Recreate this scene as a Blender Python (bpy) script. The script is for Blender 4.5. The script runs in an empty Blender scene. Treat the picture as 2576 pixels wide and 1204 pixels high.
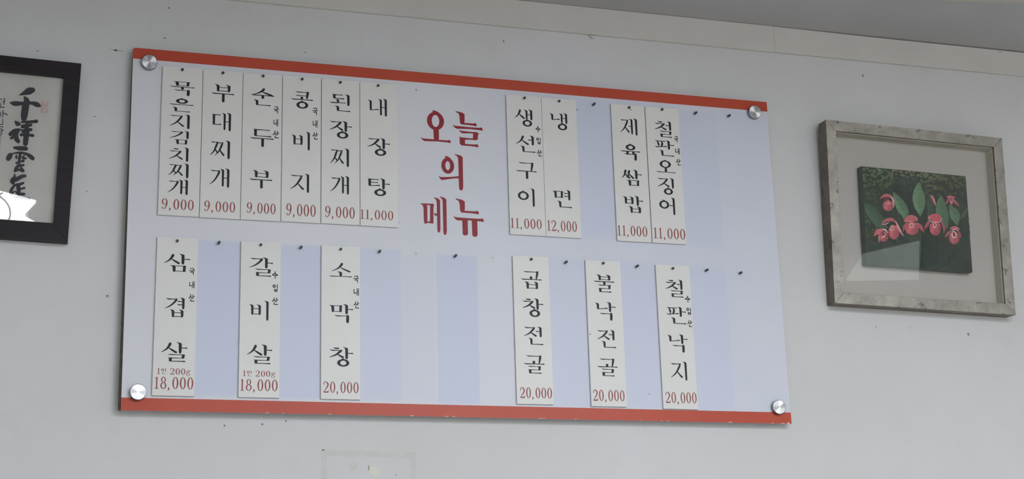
import bpy, math, random
from mathutils import Matrix, Vector
random.seed(7)
sc = bpy.context.scene
COL = sc.collection

# ------------------------------------------------------------------ camera
# Survey frame of the menu board: x to the right, y down from its top edge, z into the wall (metres).
RC = [[0.95545061, 0.0286629, -0.29375596], [0.05177334, 0.96356567, 0.26241326], [0.29057468, -0.26593164, 0.91915544]]
EYE = (-0.15003278, 1.28826771, -3.13243499)
F = 3824.167
Z0 = 2.70                       # height of the board's top edge above the floor
WALL = 0.022                    # the wall lies this far behind the board's face

def T(x, y, z=0.0):             # survey frame -> world
    return (x, z, Z0 - y)

def inv(u, v, z=0.0):           # point of the plane at depth z seen at photo pixel (u, v)
    a, b = (u - 1288) / F, (v - 602) / F
    d = [RC[0][i] * a + RC[1][i] * b + RC[2][i] for i in range(3)]
    k = (z - EYE[2]) / d[2]
    return EYE[0] + k * d[0], EYE[1] + k * d[1]

cam_d = bpy.data.cameras.new('camera')
cam_d.sensor_width = 36.0
cam_d.lens = F / 2576 * 36.0
cam_d.clip_start = 0.05
cam = bpy.data.objects.new('camera', cam_d)
COL.objects.link(cam)
ax = [Vector((r[0], r[2], -r[1])) for r in RC]
m = Matrix((ax[0], -ax[1], -ax[2])).transposed().to_4x4()
m.translation = Vector(T(*EYE))
cam.matrix_world = m
sc.camera = cam

# ------------------------------------------------------------------ light and exposure
w = bpy.data.worlds.new('world')
sc.world = w
w.use_nodes = True
w.node_tree.nodes['Background'].inputs[0].default_value = (1.0, 0.985, 0.96, 1)
w.node_tree.nodes['Background'].inputs[1].default_value = 2.8
sc.view_settings.view_transform = 'Standard'
sc.view_settings.look = 'None'
sc.view_settings.gamma = 1.0
sc.view_settings.use_curve_mapping = False
sc.view_settings.exposure = 0.0
LAMP = 19.0                      # radiance of the fluorescent ceiling lamps
LAMP_COL = (0.88, 0.94, 1.03)

# ------------------------------------------------------------------ materials
def lin(c):
    return tuple(((v / 255) / 12.92 if v / 255 <= .04045 else ((v / 255 + .055) / 1.055) ** 2.4) for v in c) + (1,)

class N:
    def __init__(s, name):
        s.m = bpy.data.materials.new(name); s.m.use_nodes = True
        s.t = s.m.node_tree; s.b = s.t.nodes['Principled BSDF']
    def n(s, kind, **kw):
        nd = s.t.nodes.new(kind)
        for k, v in kw.items(): setattr(nd, k, v)
        return nd
    def l(s, a, b): s.t.links.new(a, b)
    def coord(s): return s.n('ShaderNodeTexCoord').outputs['Object']
    def noise(s, scale, detail=4, rough=.55, vec=None):
        nd = s.n('ShaderNodeTexNoise'); nd.inputs['Scale'].default_value = scale
        nd.inputs['Detail'].default_value = detail; nd.inputs['Roughness'].default_value = rough
        s.l(vec or s.coord(), nd.inputs['Vector']); return nd.outputs['Fac']
    def ramp(s, fac, stops):
        r = s.n('ShaderNodeValToRGB'); s.l(fac, r.inputs[0]); e = r.color_ramp.elements
        while len(e) < len(stops): e.new(.5)
        for i, (p, c) in enumerate(stops): e[i].position = p; e[i].color = c
        return r.outputs[0]
    def rng(s, val, a, b, c=0., d=1.):
        r = s.n('ShaderNodeMapRange', interpolation_type='SMOOTHSTEP'); s.l(val, r.inputs[0])
        for i, v in enumerate((a, b, c, d)): r.inputs[i + 1].default_value = v
        return r.outputs[0]
    def math(s, op, a, b=None):
        r = s.n('ShaderNodeMath', operation=op)
        for i, v in enumerate((a, b)):
            if v is None: continue
            if isinstance(v, (int, float)): r.inputs[i].default_value = v
            else: s.l(v, r.inputs[i])
        return r.outputs[0]
    def mix(s, fac, a, b):
        r = s.n('ShaderNodeMix', data_type='RGBA')
        if isinstance(fac, (int, float)): r.inputs[0].default_value = fac
        else: s.l(fac, r.inputs[0])
        for i, v in ((6, a), (7, b)):
            if isinstance(v, tuple): r.inputs[i].default_value = v
            else: s.l(v, r.inputs[i])
        return r.outputs[2]
    def set(s, col=None, rough=.5, metal=0., spec=.5):
        if col is not None:
            if isinstance(col, tuple): s.b.inputs['Base Color'].default_value = col
            else: s.l(col, s.b.inputs['Base Color'])
        s.b.inputs['Roughness'].default_value = rough
        s.b.inputs['Metallic'].default_value = metal
        s.b.inputs['Specular IOR Level'].default_value = spec
        return s
    def bump(s, fac, strength=.2, dist=.001):
        b = s.n('ShaderNodeBump'); b.inputs['Strength'].default_value = strength
        b.inputs['Distance'].default_value = dist
        s.l(fac, b.inputs['Height']); s.l(b.outputs[0], s.b.inputs['Normal']); return s

def plain(name, rgb, rough=.6, metal=0., spec=.3, var=.06, scale=40, bump=0.):
    k = N(name); c = lin(rgb)
    f = k.noise(scale)
    a = tuple(v * (1 - var) for v in c[:3]) + (1,); b = tuple(min(1, v * (1 + var)) for v in c[:3]) + (1,)
    k.set(k.ramp(f, [(.3, a), (.7, b)]), rough, metal, spec)
    if bump: k.bump(f, bump)
    return k.m

def wall_mat():
    k = N('painted wallpaper')
    c = k.coord()
    big = k.noise(1.6, 5, .6, c); fine = k.noise(420, 2, .5, c); mid = k.noise(14, 6, .6, c)
    col = k.ramp(big, [(.35, lin((212, 212, 210))), (.65, lin((218, 218, 219)))])
    col = k.mix(k.rng(mid, .5, .85, 0, .35), col, lin((203, 202, 198)))
    # hairline dirt streaks
    mp = k.n('ShaderNodeMapping'); mp.inputs['Scale'].default_value = (30, 1, 3); k.l(c, mp.inputs[0])
    st = k.noise(1.5, 3, .5, mp.outputs[0])
    col = k.mix(k.rng(st, .66, .8, 0, .3), col, lin((196, 196, 192)))
    k.set(col, .62, 0, .3); k.bump(fine, .12, .0006)
    return k.m

M = {}
M['wall'] = wall_mat()
M['room'] = plain('plain wall paint', (218, 218, 216), .8, var=.02, scale=3)
M['trim'] = plain('cream painted trim', (216, 213, 207), .55, var=.03, scale=9, bump=.03)
M['ceiling'] = plain('matt ceiling board', (194, 193, 194), .9, var=.02, scale=5)
M['ceilpatch'] = plain('warm ceiling cover strip', (206, 201, 190), .8, var=.02, scale=5)
M['floor'] = plain('beige vinyl floor', (158, 153, 145), .5, var=.1, scale=6)
M['strip'] = plain('cream acrylic strip', (226, 225, 220), .38, spec=.45, var=.015, scale=12)
M['stripedge'] = M['strip']
M['ink'] = plain('black print', (22, 27, 33), .45, spec=.3, var=.15, scale=120)
M['smallink'] = plain('faded black print', (44, 48, 54), .5, spec=.3, var=.25, scale=200)
M['redprint'] = plain('faded red print', (152, 78, 76), .5, spec=.3, var=.18, scale=160)
M['title'] = plain('deep red print', (146, 36, 46), .42, spec=.3, var=.08, scale=60)
M['nail'] = plain('dark green nail', (52, 64, 56), .45, metal=.3, spec=.5, var=.2, scale=300)
M['dark'] = plain('dark dirt', (70, 68, 60), .8, var=.2, scale=200)
M['lamphouse'] = plain('white lamp housing', (225, 225, 225), .5)
M['tape'] = plain('yellowed glue', (213, 211, 196), .35, spec=.5, var=.03)
M['tapeedge'] = plain('faint tape residue', (209, 208, 204), .6, spec=.3, var=.04)
M['edge'] = plain('dark brown edge strip', (74, 68, 58), .8, var=.35, scale=90)
M['whitechip'] = plain('bare white chip', (232, 222, 214), .7)
M['speck'] = plain('wall speck', (142, 140, 133), .8, var=.3, scale=300)
M['wire'] = plain('grey wire', (90, 95, 92), .6)

def red_mat():
    k = N('orange red border film')
    f = k.noise(6, 6, .6); g = k.noise(90, 4, .6)
    col = k.ramp(f, [(.3, lin((184, 68, 43))), (.7, lin((192, 76, 50)))])
    col = k.mix(k.rng(g, .62, .8, 0, .25), col, lin((170, 66, 46)))
    k.set(col, .4, 0, .4); return k.m
M['red'] = red_mat()

def board_mat():
    """white panel; bluish rectangles stay where strips used to hang and kept the yellowing off"""
    k = N('white board panel')
    c = k.coord(); sp = k.n('ShaderNodeSeparateXYZ'); k.l(c, sp.inputs[0])
    X, Zc = sp.outputs[0], sp.outputs[2]
    n1 = k.noise(5, 5, .6, c)
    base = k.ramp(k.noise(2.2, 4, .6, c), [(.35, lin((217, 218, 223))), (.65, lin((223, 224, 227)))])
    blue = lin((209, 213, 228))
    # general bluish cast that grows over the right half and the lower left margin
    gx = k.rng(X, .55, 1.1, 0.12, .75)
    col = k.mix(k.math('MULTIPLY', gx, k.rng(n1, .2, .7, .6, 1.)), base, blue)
    tot = None
    for (x0, x1, y0, y1, s) in [(.149, .236, .42, .75, .95), (.322, .408, .42, .752, .9), (.494, .585, .42, .752, .75),
                                (.585, .66, .43, .75, .3), (.664, .757, .425, .757, .95), (.9245, 1.0119, .42, .757, .55),
                                (1.0974, 1.182, .42, .757, .6), (1.267, 1.36, .423, .76, .6), (1.006, 1.09, .035, .37, .7),
                                (1.266, 1.36, .04, .375, .55)]:
        def band(v, a, b, e=.003):
            return k.math('MULTIPLY', k.rng(v, a - e, a + e), k.rng(v, b - e, b + e, 1., 0.))
        f = k.math('MULTIPLY', band(X, x0, x1), band(Zc, -y1, -y0, .006))
        f = k.math('MULTIPLY', f, s)
        tot = f if tot is None else k.math('MAXIMUM', tot, f)
    col = k.mix(tot, col, lin((204, 210, 229)))
    col = k.mix(k.rng(k.noise(70, 4, .6, c), .68, .8, 0, .3), col, lin((222, 222, 222)))
    k.set(col, .42, 0, .4); return k.m
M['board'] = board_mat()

def alu_mat():
    k = N('turned aluminium')
    t = k.n('ShaderNodeTangent', direction_type='RADIAL', axis='Y')
    k.set((.82, .83, .85, 1), .33, 1.0)
    k.b.inputs['Anisotropic'].default_value = .93
    k.l(t.outputs[0], k.b.inputs['Tangent'])
    return k.m
M['alu'] = alu_mat()
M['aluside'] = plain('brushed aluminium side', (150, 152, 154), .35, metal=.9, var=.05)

def frame_mat(name, base, dirt):
    k = N(name); c = k.coord()
    n1 = k.noise(16, 8, .75, c); n2 = k.noise(38, 3, .6, c); n3 = k.noise(160, 6, .7, c)
    col = k.ramp(n1, [(.3, tuple(v * .6 for v in base[:3]) + (1,)), (.52, base), (.7, tuple(min(1, v * 1.35) for v in base[:3]) + (1,))])
    col = k.mix(k.rng(n3, .55, .75, 0, .35), col, dirt)
    sp = k.rng(n2, .60, .68, 0, .6)
    col = k.mix(sp, col, tuple(v * .55 for v in dirt[:3]) + (1,))
    k.set(col, .42, .45); k.l(k.math('SUBTRACT', .5, k.math('MULTIPLY', sp, .4)), k.b.inputs['Metallic'])
    k.bump(n3, .15, .0004); return k.m
M['silver'] = frame_mat('worn silver leaf', lin((176, 172, 162)), lin((104, 98, 88)))
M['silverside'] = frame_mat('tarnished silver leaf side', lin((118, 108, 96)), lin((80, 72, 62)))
M['liner'] = plain('cream shadow box liner', (192, 188, 172), .8, var=.03)
M['mat'] = plain('pale linen backing', (206, 202, 195), .9, var=.025, scale=500)

def wood_mat():
    k = N('dark stained wood'); c = k.coord()
    mp = k.n('ShaderNodeMapping'); mp.inputs['Scale'].default_value = (3, 3, 40); k.l(c, mp.inputs[0])
    n = k.noise(3, 6, .6, mp.outputs[0]); d = k.noise(30, 5, .7, c)
    col = k.ramp(n, [(.3, lin((27, 22, 25))), (.7, lin((39, 33, 36)))])
    col = k.mix(k.rng(d, .6, .75, 0, .3), col, lin((62, 58, 62)))
    k.set(col, .5, 0, .3); k.bump(n, .1, .0005); return k.m
M['wood'] = wood_mat()

def paper_mat():
    k = N('rice paper'); c = k.coord()
    col = k.ramp(k.noise(18, 6, .6, c), [(.3, lin((208, 206, 200))), (.7, lin((218, 217, 212)))])
    col = k.mix(k.rng(k.noise(300, 3, .6, c), .55, .8, 0, .3), col, lin((200, 197, 190)))
    k.set(col, .9, 0, .1); return k.m
M['paper'] = paper_mat()
M['brush'] = plain('sumi ink', (50, 52, 58), .7, var=.3, scale=80)
M['brush2'] = plain('thin ink', (70, 84, 92), .7, var=.3, scale=80)
M['seal'] = plain('pale red seal ink', (214, 194, 190), .8, var=.05, scale=200)
M['seal2'] = plain('red seal ink', (200, 164, 162), .8, var=.1, scale=200)

def glass_mat():
    k = N('picture glass'); t = k.t
    out = [n for n in t.nodes if n.type == 'OUTPUT_MATERIAL'][0]
    t.nodes.remove(k.b)
    tr = k.n('ShaderNodeBsdfTransparent'); tr.inputs[0].default_value = (.992, .99, .988, 1)
    gl = k.n('ShaderNodeBsdfAnisotropic'); gl.inputs['Roughness'].default_value = .0; gl.inputs[0].default_value = (1, 1, 1, 1)
    fr = k.n('ShaderNodeFresnel'); fr.inputs[0].default_value = 1.5
    mx = k.n('ShaderNodeMixShader'); k.l(fr.outputs[0], mx.inputs[0]); k.l(tr.outputs[0], mx.inputs[1]); k.l(gl.outputs[0], mx.inputs[2])
    k.l(mx.outputs[0], out.inputs[0]); return k.m
M['glass'] = glass_mat()

def canvas_mat():
    k = N('mottled green painted ground'); c = k.coord()
    v = k.n('ShaderNodeTexVoronoi'); v.inputs['Scale'].default_value = 85; k.l(c, v.inputs['Vector'])
    n = k.noise(20, 6, .65, c)
    col = k.ramp(n, [(.3, lin((36, 50, 40))), (.55, lin((52, 70, 52))), (.8, lin((70, 90, 58)))])
    col = k.mix(k.rng(v.outputs['Distance'], .1, .6, .4, 0), col, lin((48, 70, 44)))
    k.set(col, .55, 0, .3); k.bump(k.noise(700, 2, .5, c), .15, .0004); return k.m
M['canvas'] = canvas_mat()

def paint_mat():
    k = N('oil paint strokes')
    a = k.n('ShaderNodeVertexColor', layer_name='Col')
    n = k.noise(260, 4, .6)
    hs = k.n('ShaderNodeHueSaturation'); k.l(a.outputs[0], hs.inputs['Color']); k.l(k.rng(n, .3, .7, 1.05, 1.5), hs.inputs['Value']); hs.inputs['Saturation'].default_value = .86
    k.set(hs.outputs[0], .5, 0, .3); return k.m
M['paint'] = paint_mat()

def emit_mat(name, col, s):
    k = N(name); k.set((.9, .9, .9, 1), .4)
    k.b.inputs['Emission Color'].default_value = tuple(col) + (1,)
    k.b.inputs['Emission Strength'].default_value = s
    return k.m
M['lamp'] = emit_mat('lit lamp diffuser', LAMP_COL, LAMP)
M['lampdim'] = emit_mat('older lamp diffuser', (.93, .96, 1.0), 10.0)
M['faint'] = emit_mat('faint glow panel', (.85, 1, .93), .65)

# ------------------------------------------------------------------ mesh helpers
def link(o, parent=None):
    COL.objects.link(o)
    if parent is not None: o.parent = parent
    return o

def mesh_obj(name, verts, faces, mat, parent=None, mats=None, fm=None, smooth=False):
    me = bpy.data.meshes.new(name)
    me.from_pydata([tuple(v) for v in verts], [], faces)
    for mm in (mats or [mat]): me.materials.append(mm)
    if fm: me.polygons.foreach_set('material_index', fm)
    if smooth: me.polygons.foreach_set('use_smooth', [True] * len(me.polygons))
    me.update()
    return link(bpy.data.objects.new(name, me), parent)

def empty(name, loc, rot=None):
    o = bpy.data.objects.new(name, None); o.empty_display_size = .05
    if rot is not None:
        mm = rot.to_4x4(); mm.translation = Vector(loc); o.matrix_world = mm
    else: o.location = loc
    return link(o)

def tag(o, label=None, cat=None, group=None, kind=None):
    for k, v in (('label', label), ('category', cat), ('group', group), ('kind', kind)):
        if v: o[k] = v
    return o

def box(name, x0, x1, y0, y1, z0, z1, mat, parent=None, bev=0.):
    """box in local survey axes (x right, y down, z into wall)"""
    v = [(x, z, -y) for z in (z0, z1) for y in (y0, y1) for x in (x0, x1)]
    f = [(0, 2, 3, 1), (4, 5, 7, 6), (0, 1, 5, 4), (2, 6, 7, 3), (0, 4, 6, 2), (1, 3, 7, 5)]
    f = [tuple(reversed(q)) for q in f]
    o = mesh_obj(name, v, f, mat, parent)
    if bev:
        b = o.modifiers.new('bevel', 'BEVEL'); b.width = bev; b.segments = 2; b.limit_method = 'NONE'
    return o

def prism(name, poly, z0, z1, mat, parent=None, bev=0.):
    """poly: list of (x, y) in survey axes, clockwise as seen from the room"""
    n = len(poly)
    v = [(x, z0, -y) for x, y in poly] + [(x, z1, -y) for x, y in poly]
    f = [tuple(reversed(range(n))), tuple(range(n, 2 * n))] + [(i, (i + 1) % n, (i + 1) % n + n, i + n) for i in range(n)]
    o = mesh_obj(name, v, f, mat, parent)
    if bev:
        b = o.modifiers.new('bevel', 'BEVEL'); b.width = bev; b.segments = 2; b.limit_method = 'ANGLE'
    return o

def lathe(name, prof, cx, cy, mat, parent=None, seg=48, mats=None, fmi=None, face_flat=True):
    """prof: (radius, z) pairs turned about the axis normal to the wall at (0, 0); object placed at cx, cy"""
    v, f, fm = [], [], []
    for r, z in prof:
        for i in range(seg):
            a = 2 * math.pi * i / seg
            v.append((r * math.cos(a), z, r * math.sin(a)))
    for j in range(len(prof) - 1):
        for i in range(seg):
            k = (i + 1) % seg
            f.append((j * seg + i, j * seg + k, (j + 1) * seg + k, (j + 1) * seg + i)); fm.append((fmi or [0] * 99)[j])
    f.append(tuple(reversed(range(seg)))); fm.append(0)
    f.append(tuple(range((len(prof) - 1) * seg, len(prof) * seg))); fm.append(0)
    o = mesh_obj(name, v, f, mat, parent, mats=mats, fm=fm)
    o.location = (cx, 0, -cy)
    return o

# ------------------------------------------------------------------ flat print: brush outlines
def cr(pts, n=6):
    """Catmull-Rom through (x, y, w)"""
    if len(pts) < 3: n = 2 if len(pts) == 2 else n
    P = [pts[0]] + list(pts) + [pts[-1]]
    out = []
    for i in range(1, len(P) - 2):
        for k in range(n):
            t = k / n
            out.append(tuple(.5 * (2 * P[i][c] + (P[i + 1][c] - P[i - 1][c]) * t + (2 * P[i - 1][c] - 5 * P[i][c] + 4 * P[i + 1][c] - P[i + 2][c]) * t * t
                       + (3 * P[i][c] - P[i - 1][c] - 3 * P[i + 1][c] + P[i + 2][c]) * t ** 3) for c in range(3)))
    out.append(tuple(pts[-1]))
    return out

def ribbon(pts, n=6, cap=True):
    """closed outline of a stroke of varying width; returns polygons (as a quad strip plus caps)"""
    s = cr(pts, n); L, Rr = [], []
    for i, (x, y, wd) in enumerate(s):
        a, b = s[max(0, i - 1)], s[min(len(s) - 1, i + 1)]
        dx, dy = b[0] - a[0], b[1] - a[1]; d = math.hypot(dx, dy) or 1e-9
        nx, ny = -dy / d, dx / d; h = max(wd, 0.002) / 2
        L.append((x + nx * h, y + ny * h)); Rr.append((x - nx * h, y - ny * h))
    polys = [[L[i], L[i + 1], Rr[i + 1], Rr[i]] for i in range(len(s) - 1)]
    if cap:
        for idx, sg in ((0, -1), (len(s) - 1, 1)):
            x, y, wd = s[idx]
            a, b = s[max(0, idx - 1)], s[min(len(s) - 1, idx + 1)]
            ang = math.atan2(b[1] - a[1], b[0] - a[0]) + (0 if sg > 0 else math.pi)
            polys.append([(x + wd / 2 * math.cos(ang + t), y + wd / 2 * math.sin(ang + t)) for t in [math.pi * (-.5 + q / 6) for q in range(7)]])
    return polys

# ---- letters. every jamo appends strokes (each a list of polygons) in a unit cell, y down
class Pen:
    def __init__(s, k=1., sans=False): s.S = []; s.k = k; s.sans = sans; s.W = (.105 if not sans else .085) * k
    def rib(s, pts, n=6):
        if s.sans: pts = [(x, y, s.W) for x, y, _ in pts]
        else: pts = [(x, y, wd * s.k) for x, y, wd in pts]
        s.S.append(ribbon(pts, n))
    def V(s, x, y0, y1, head=True, sc=1.):
        W = s.W * sc
        if s.sans:
            s.S.append([[(x - W / 2, y0), (x + W / 2, y0), (x + W / 2, y1), (x - W / 2, y1)]]); return
        h = y1 - y0; t = min(.10, h * .3)
        if head:
            p = [(x - 1.15 * W, y0), (x - .55 * W, y0 + .012), (x + .1 * W, y0 + t * .3), (x + .5 * W, y0 + t * .75), (x + .48 * W, y1 - min(.1, h * .25)),
                 (x + .33 * W, y1 - .015), (x + .05 * W, y1), (x - .25 * W, y1 - .012), (x - .4 * W, y1 - min(.07, h * .2)),
                 (x - .45 * W, y0 + t * 1.3), (x - .62 * W, y0 + t * .6), (x - 1.12 * W, y0 + .022)]
        else:
            p = [(x - .45 * W, y0), (x + .5 * W, y0), (x + .5 * W, y1 - .04), (x + .3 * W, y1 - .008), (x - .1 * W, y1), (x - .4 * W, y1 - .03)]
        s.S.append([p])
    def VR(s, x, y0, y1):          # right-hand stem under a shoulder
        W = s.W
        if s.sans: s.V(x, y0, y1); return
        s.S.append([[(x - .55 * W, y0), (x + .2 * W, y0 - .025), (x + .62 * W, y0 + .012), (x + .42 * W, y0 + .06), (x + .36 * W, y1), (x - .5 * W, y1), (x - .42 * W, y0 + .05)]])
    def H(s, x0, x1, y, long=False, r=.0, t=.042, left=True):
        t = t * (1 + (s.k - 1) * .6)
        if s.sans:
            W = s.W * .85
            s.S.append([[(x0, y - W / 2), (x1, y - W / 2), (x1, y + W / 2), (x0, y + W / 2)]]); return
        L = x1 - x0; a = min(.12, L * .25); y2 = y - r
        if left: st = [(x0 - .01, y - t * .95), (x0 + a * .5, y - t * .55)]; en = [(x0 + a, y + t * .75), (x0 + a * .45, y + t * .35), (x0 - .005, y - t * .55)]
        else: st = [(x0, y - t * .4)]; en = [(x0, y + t * .4)]
        e = 1.0 if long else .75
        mid0 = [(x0 + L * .55, (y + y2) / 2 - t * .42), (x1 - a, y2 - t * .45 * e)]
        end = [(x1 - a * .35, y2 - t * .75 * e), (x1, y2 + t * .05), (x1 - a * .12, y2 + t * .8 * e), (x1 - a, y2 + t * .6 * e), (x0 + L * .55, (y + y2) / 2 + t * .45)]
        s.S.append([st + mid0 + end + en])
    def O(s, x0, y0, x1, y1, tick=True, ws=None, wt=None):
        W = s.W
        if s.sans: ws = wt = W
        q_ = 1. if s.k < 1.5 else .82
        ws = ws or W * 1.02 * q_; wt = wt or W * .62 * q_
        top = y0 + (.035 if tick and not s.sans else 0)
        cx, cy, rx, ry = (x0 + x1) / 2, (top + y1) / 2, (x1 - x0) / 2, (y1 - top) / 2
        q = []
        n = 32
        for i in range(n):
            a, b = 2 * math.pi * i / n, 2 * math.pi * (i + 1) / n
            o = lambda t: (cx + rx * math.cos(t), cy + ry * math.sin(t))
            ii = lambda t: (cx + (rx - ws) * math.cos(t), cy + (ry - wt) * math.sin(t))
            q.append([o(a), o(b), ii(b), ii(a)])
        s.S.append(q)
        if tick and not s.sans:
            s.S.append([[(cx - .5 * W, y0 - .012), (cx + .05 * W, y0 - .002), (cx + .75 * W, top + .025), (cx, top + .045), (cx - .5 * W, top + .03)]])
    # consonants in a box
    def C(s, j, x0, y0, x1, y1, vert=False, fin=False):
        W = s.W; w, h = x1 - x0, y1 - y0
        def siot(a, b, c, d, apex=.55):
            ww, hh = c - a, d - b; ap = a + ww * apex
            s.rib([(ap - .02, b + .005, .03), (ap, b + .05 * hh + .01, .09), (ap - .04 * ww, b + hh * .28, .088), (a + ww * .32, b + hh * .66, .06), (a, d - .02 * hh, .02)])
            s.rib([(a + ww * .46, b + hh * .5, .03), (a + ww * .68, b + hh * .72, .07), (c - .03, d - .04 * hh, .085)])
        def jieut(a, b, c, d):
            ww, hh = c - a, d - b
            s.H(a + .03 * ww, c - .16 * ww, b + .035)
            s.rib([(c - ww * .15, b + .03, .06), (c - ww * .26, b + hh * .26, .085), (a + ww * .42, b + hh * .68, .062), (a, d - .03 * hh, .022)])
            s.rib([(a + ww * .52, b + hh * .52, .03), (a + ww * .72, b + hh * .74, .062), (c - .03, d - .06 * hh, .082)])
        if j == 'ㄱ':
            if vert:
                s.H(x0 + .12 * w, x1 - .06 * w, y0 + .03)
                s.rib([(x1 - .05 * w, y0 + .035, .075), (x1 - .09 * w, y0 + h * .18, .085), (x0 + w * .68, y0 + h * .5, .068), (x0 + w * .38, y0 + h * .78, .05), (x0, y1, .016)])
            elif fin:
                s.H(x0, x1 - .02, y0 + .02); s.rib([(x1 - .05, y0 + .01, .09), (x1 - .05, y0 + h * .4, .105), (x1 - .06, y1 - .08 * h, .09), (x1 - .065, y1 - .01, .03)])
            else:
                s.H(x0, x1 - .02, y0 + .02); s.rib([(x1 - .04, y0 + .02, .09), (x1 - .06, y0 + h * .45, .085), (x1 - .10, y1 - .01, .055)])
        elif j == 'ㄴ':
            if s.sans: s.V(x0 + W / 2, y0, y1); s.H(x0, x1, y1 - W * .42); return
            s.V(x0 + .1, y0, y1 - .01, sc=.95); s.H(x0 + .07, x1, y1 - .035, r=(.1 * w if vert else 0.), left=False, long=True)
        elif j == 'ㄷ':
            s.H(x0, x1 - .03, y0 + .03, r=.0); s.V(x0 + .09, y0 + .03, y1 - .02, head=False)
            s.H(x0 + .06, x1 + (.04 if not vert else .0), y1 - .035, r=(.05 * w if vert else 0.), left=False, long=True)
        elif j == 'ㅌ':
            s.H(x0, x1 - .03, y0 + .03); s.V(x0 + .09, y0 + .03, y1 - .02, head=False)
            s.H(x0 + .09, x1 - .06, y0 + h * .47, left=False); s.H(x0 + .06, x1 + .02, y1 - .035, r=.04, left=False, long=True)
        elif j == 'ㄹ':
            ym = y0 + h * .5
            s.H(x0, x1 - .03, y0 + .02, t=.036); s.VR(x1 - .07, y0 + .02, ym + .012)
            s.H(x0 + .01, x1 - .05, ym, t=.034, left=True); s.V(x0 + .09, ym, y1 - .01, head=False); s.H(x0 + .05, x1 + .02, y1 - .028, t=.04, left=False, long=True)
        elif j == 'ㅁ':
            s.V(x0 + .085, y0, y1 + .02, head=True); s.H(x0 + .03, x1 - .02, y0 + .025, left=False, t=.036)
            s.VR(x1 - .07, y0 + .02, y1); s.H(x0 + .05, x1 - .03, y1 - .03, left=False, t=.036)
        elif j == 'ㅂ':
            s.V(x0 + .085, y0, y1 + .01, head=True); s.V(x1 - .05, y0 - .0, y1 + .01, head=True)
            s.H(x0 + .06, x1 - .05, y0 + h * .42, left=False, t=.034); s.H(x0 + .06, x1 - .05, y1 - .035, left=False, t=.036)
        elif j == 'ㅅ':
            siot(x0, y0, x1, y1, .55 if not fin else .5)
        elif j == 'ㅆ':
            siot(x0, y0, x0 + w * .68, y1, .48); siot(x0 + w * .36, y0 + .02, x1, y1, .42)
        elif j == 'ㅇ':
            s.O(x0, y0, x1, y1)
        elif j == 'ㅈ': jieut(x0, y0, x1, y1)
        elif j == 'ㅉ':
            s.H(x0 + .03, x0 + w * .5, y0 + .03); s.H(x0 + w * .5, x1 - .08, y0 + .05)
            for a, b in ((x0, x0 + w * .62), (x0 + w * .34, x1)):
                ww = b - a
                s.rib([(b - ww * .18, y0 + .03, .05), (b - ww * .3, y0 + h * .26, .078), (a + ww * .42, y0 + h * .68, .055), (a, y1 - .03 * h, .02)])
            s.rib([(x0 + w * .66, y0 + h * .52, .03), (x0 + w * .8, y0 + h * .72, .06), (x1 - .03, y1 - .08 * h, .08)])
            s.rib([(x0 + w * .34, y0 + h * .5, .03), (x0 + w * .42, y0 + h * .64, .05), (x0 + w * .52, y0 + h * .78, .06)])
        elif j == 'ㅊ':
            s.rib([(x0 + w * .3, y0 + .01, .03), (x0 + w * .5, y0 + .035, .062), (x0 + w * .64, y0 + .03, .05)])
            jieut(x0, y0 + h * .2, x1, y1)
        elif j == 'ㅋ':
            s.H(x0, x1 - .02, y0 + .02); s.rib([(x1 - .04, y0 + .02, .09), (x1 - .06, y0 + h * .45, .09), (x1 - .08, y1, .06)]); s.H(x0, x1 - .08, y0 + h * .6, t=.036)
        elif j == 'ㅍ':
            s.H(x0 + .02, x1 - .02, y0 + .025); s.rib([(x0 + w * .24, y0 + .12 * h, .04), (x0 + w * .32, y0 + h * .5, .085), (x0 + w * .34, y0 + h * .75, .04)])
            s.rib([(x0 + w * .62, y0 + .1 * h, .05), (x0 + w * .66, y0 + h * .45, .085), (x0 + w * .58, y1 - .08, .07)])
            s.H(x0, x1 + .04, y1 - .035, r=.05, long=True)

L1 = 'ㄱㄲㄴㄷㄸㄹㅁㅂㅃㅅㅆㅇㅈㅉㅊㅋㅌㅍㅎ'
V1 = 'ㅏㅐㅑㅒㅓㅔㅕㅖㅗㅘㅙㅚㅛㅜㅝㅞㅟㅠㅡㅢㅣ'
F1 = [''] + list('ㄱㄲㄳㄴㄵㄶㄷㄹㄺㄻㄼㄽㄾㄿㅀㅁㅂㅄㅅㅆㅇㅈㅊㅋㅌㅍㅎ')

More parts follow.
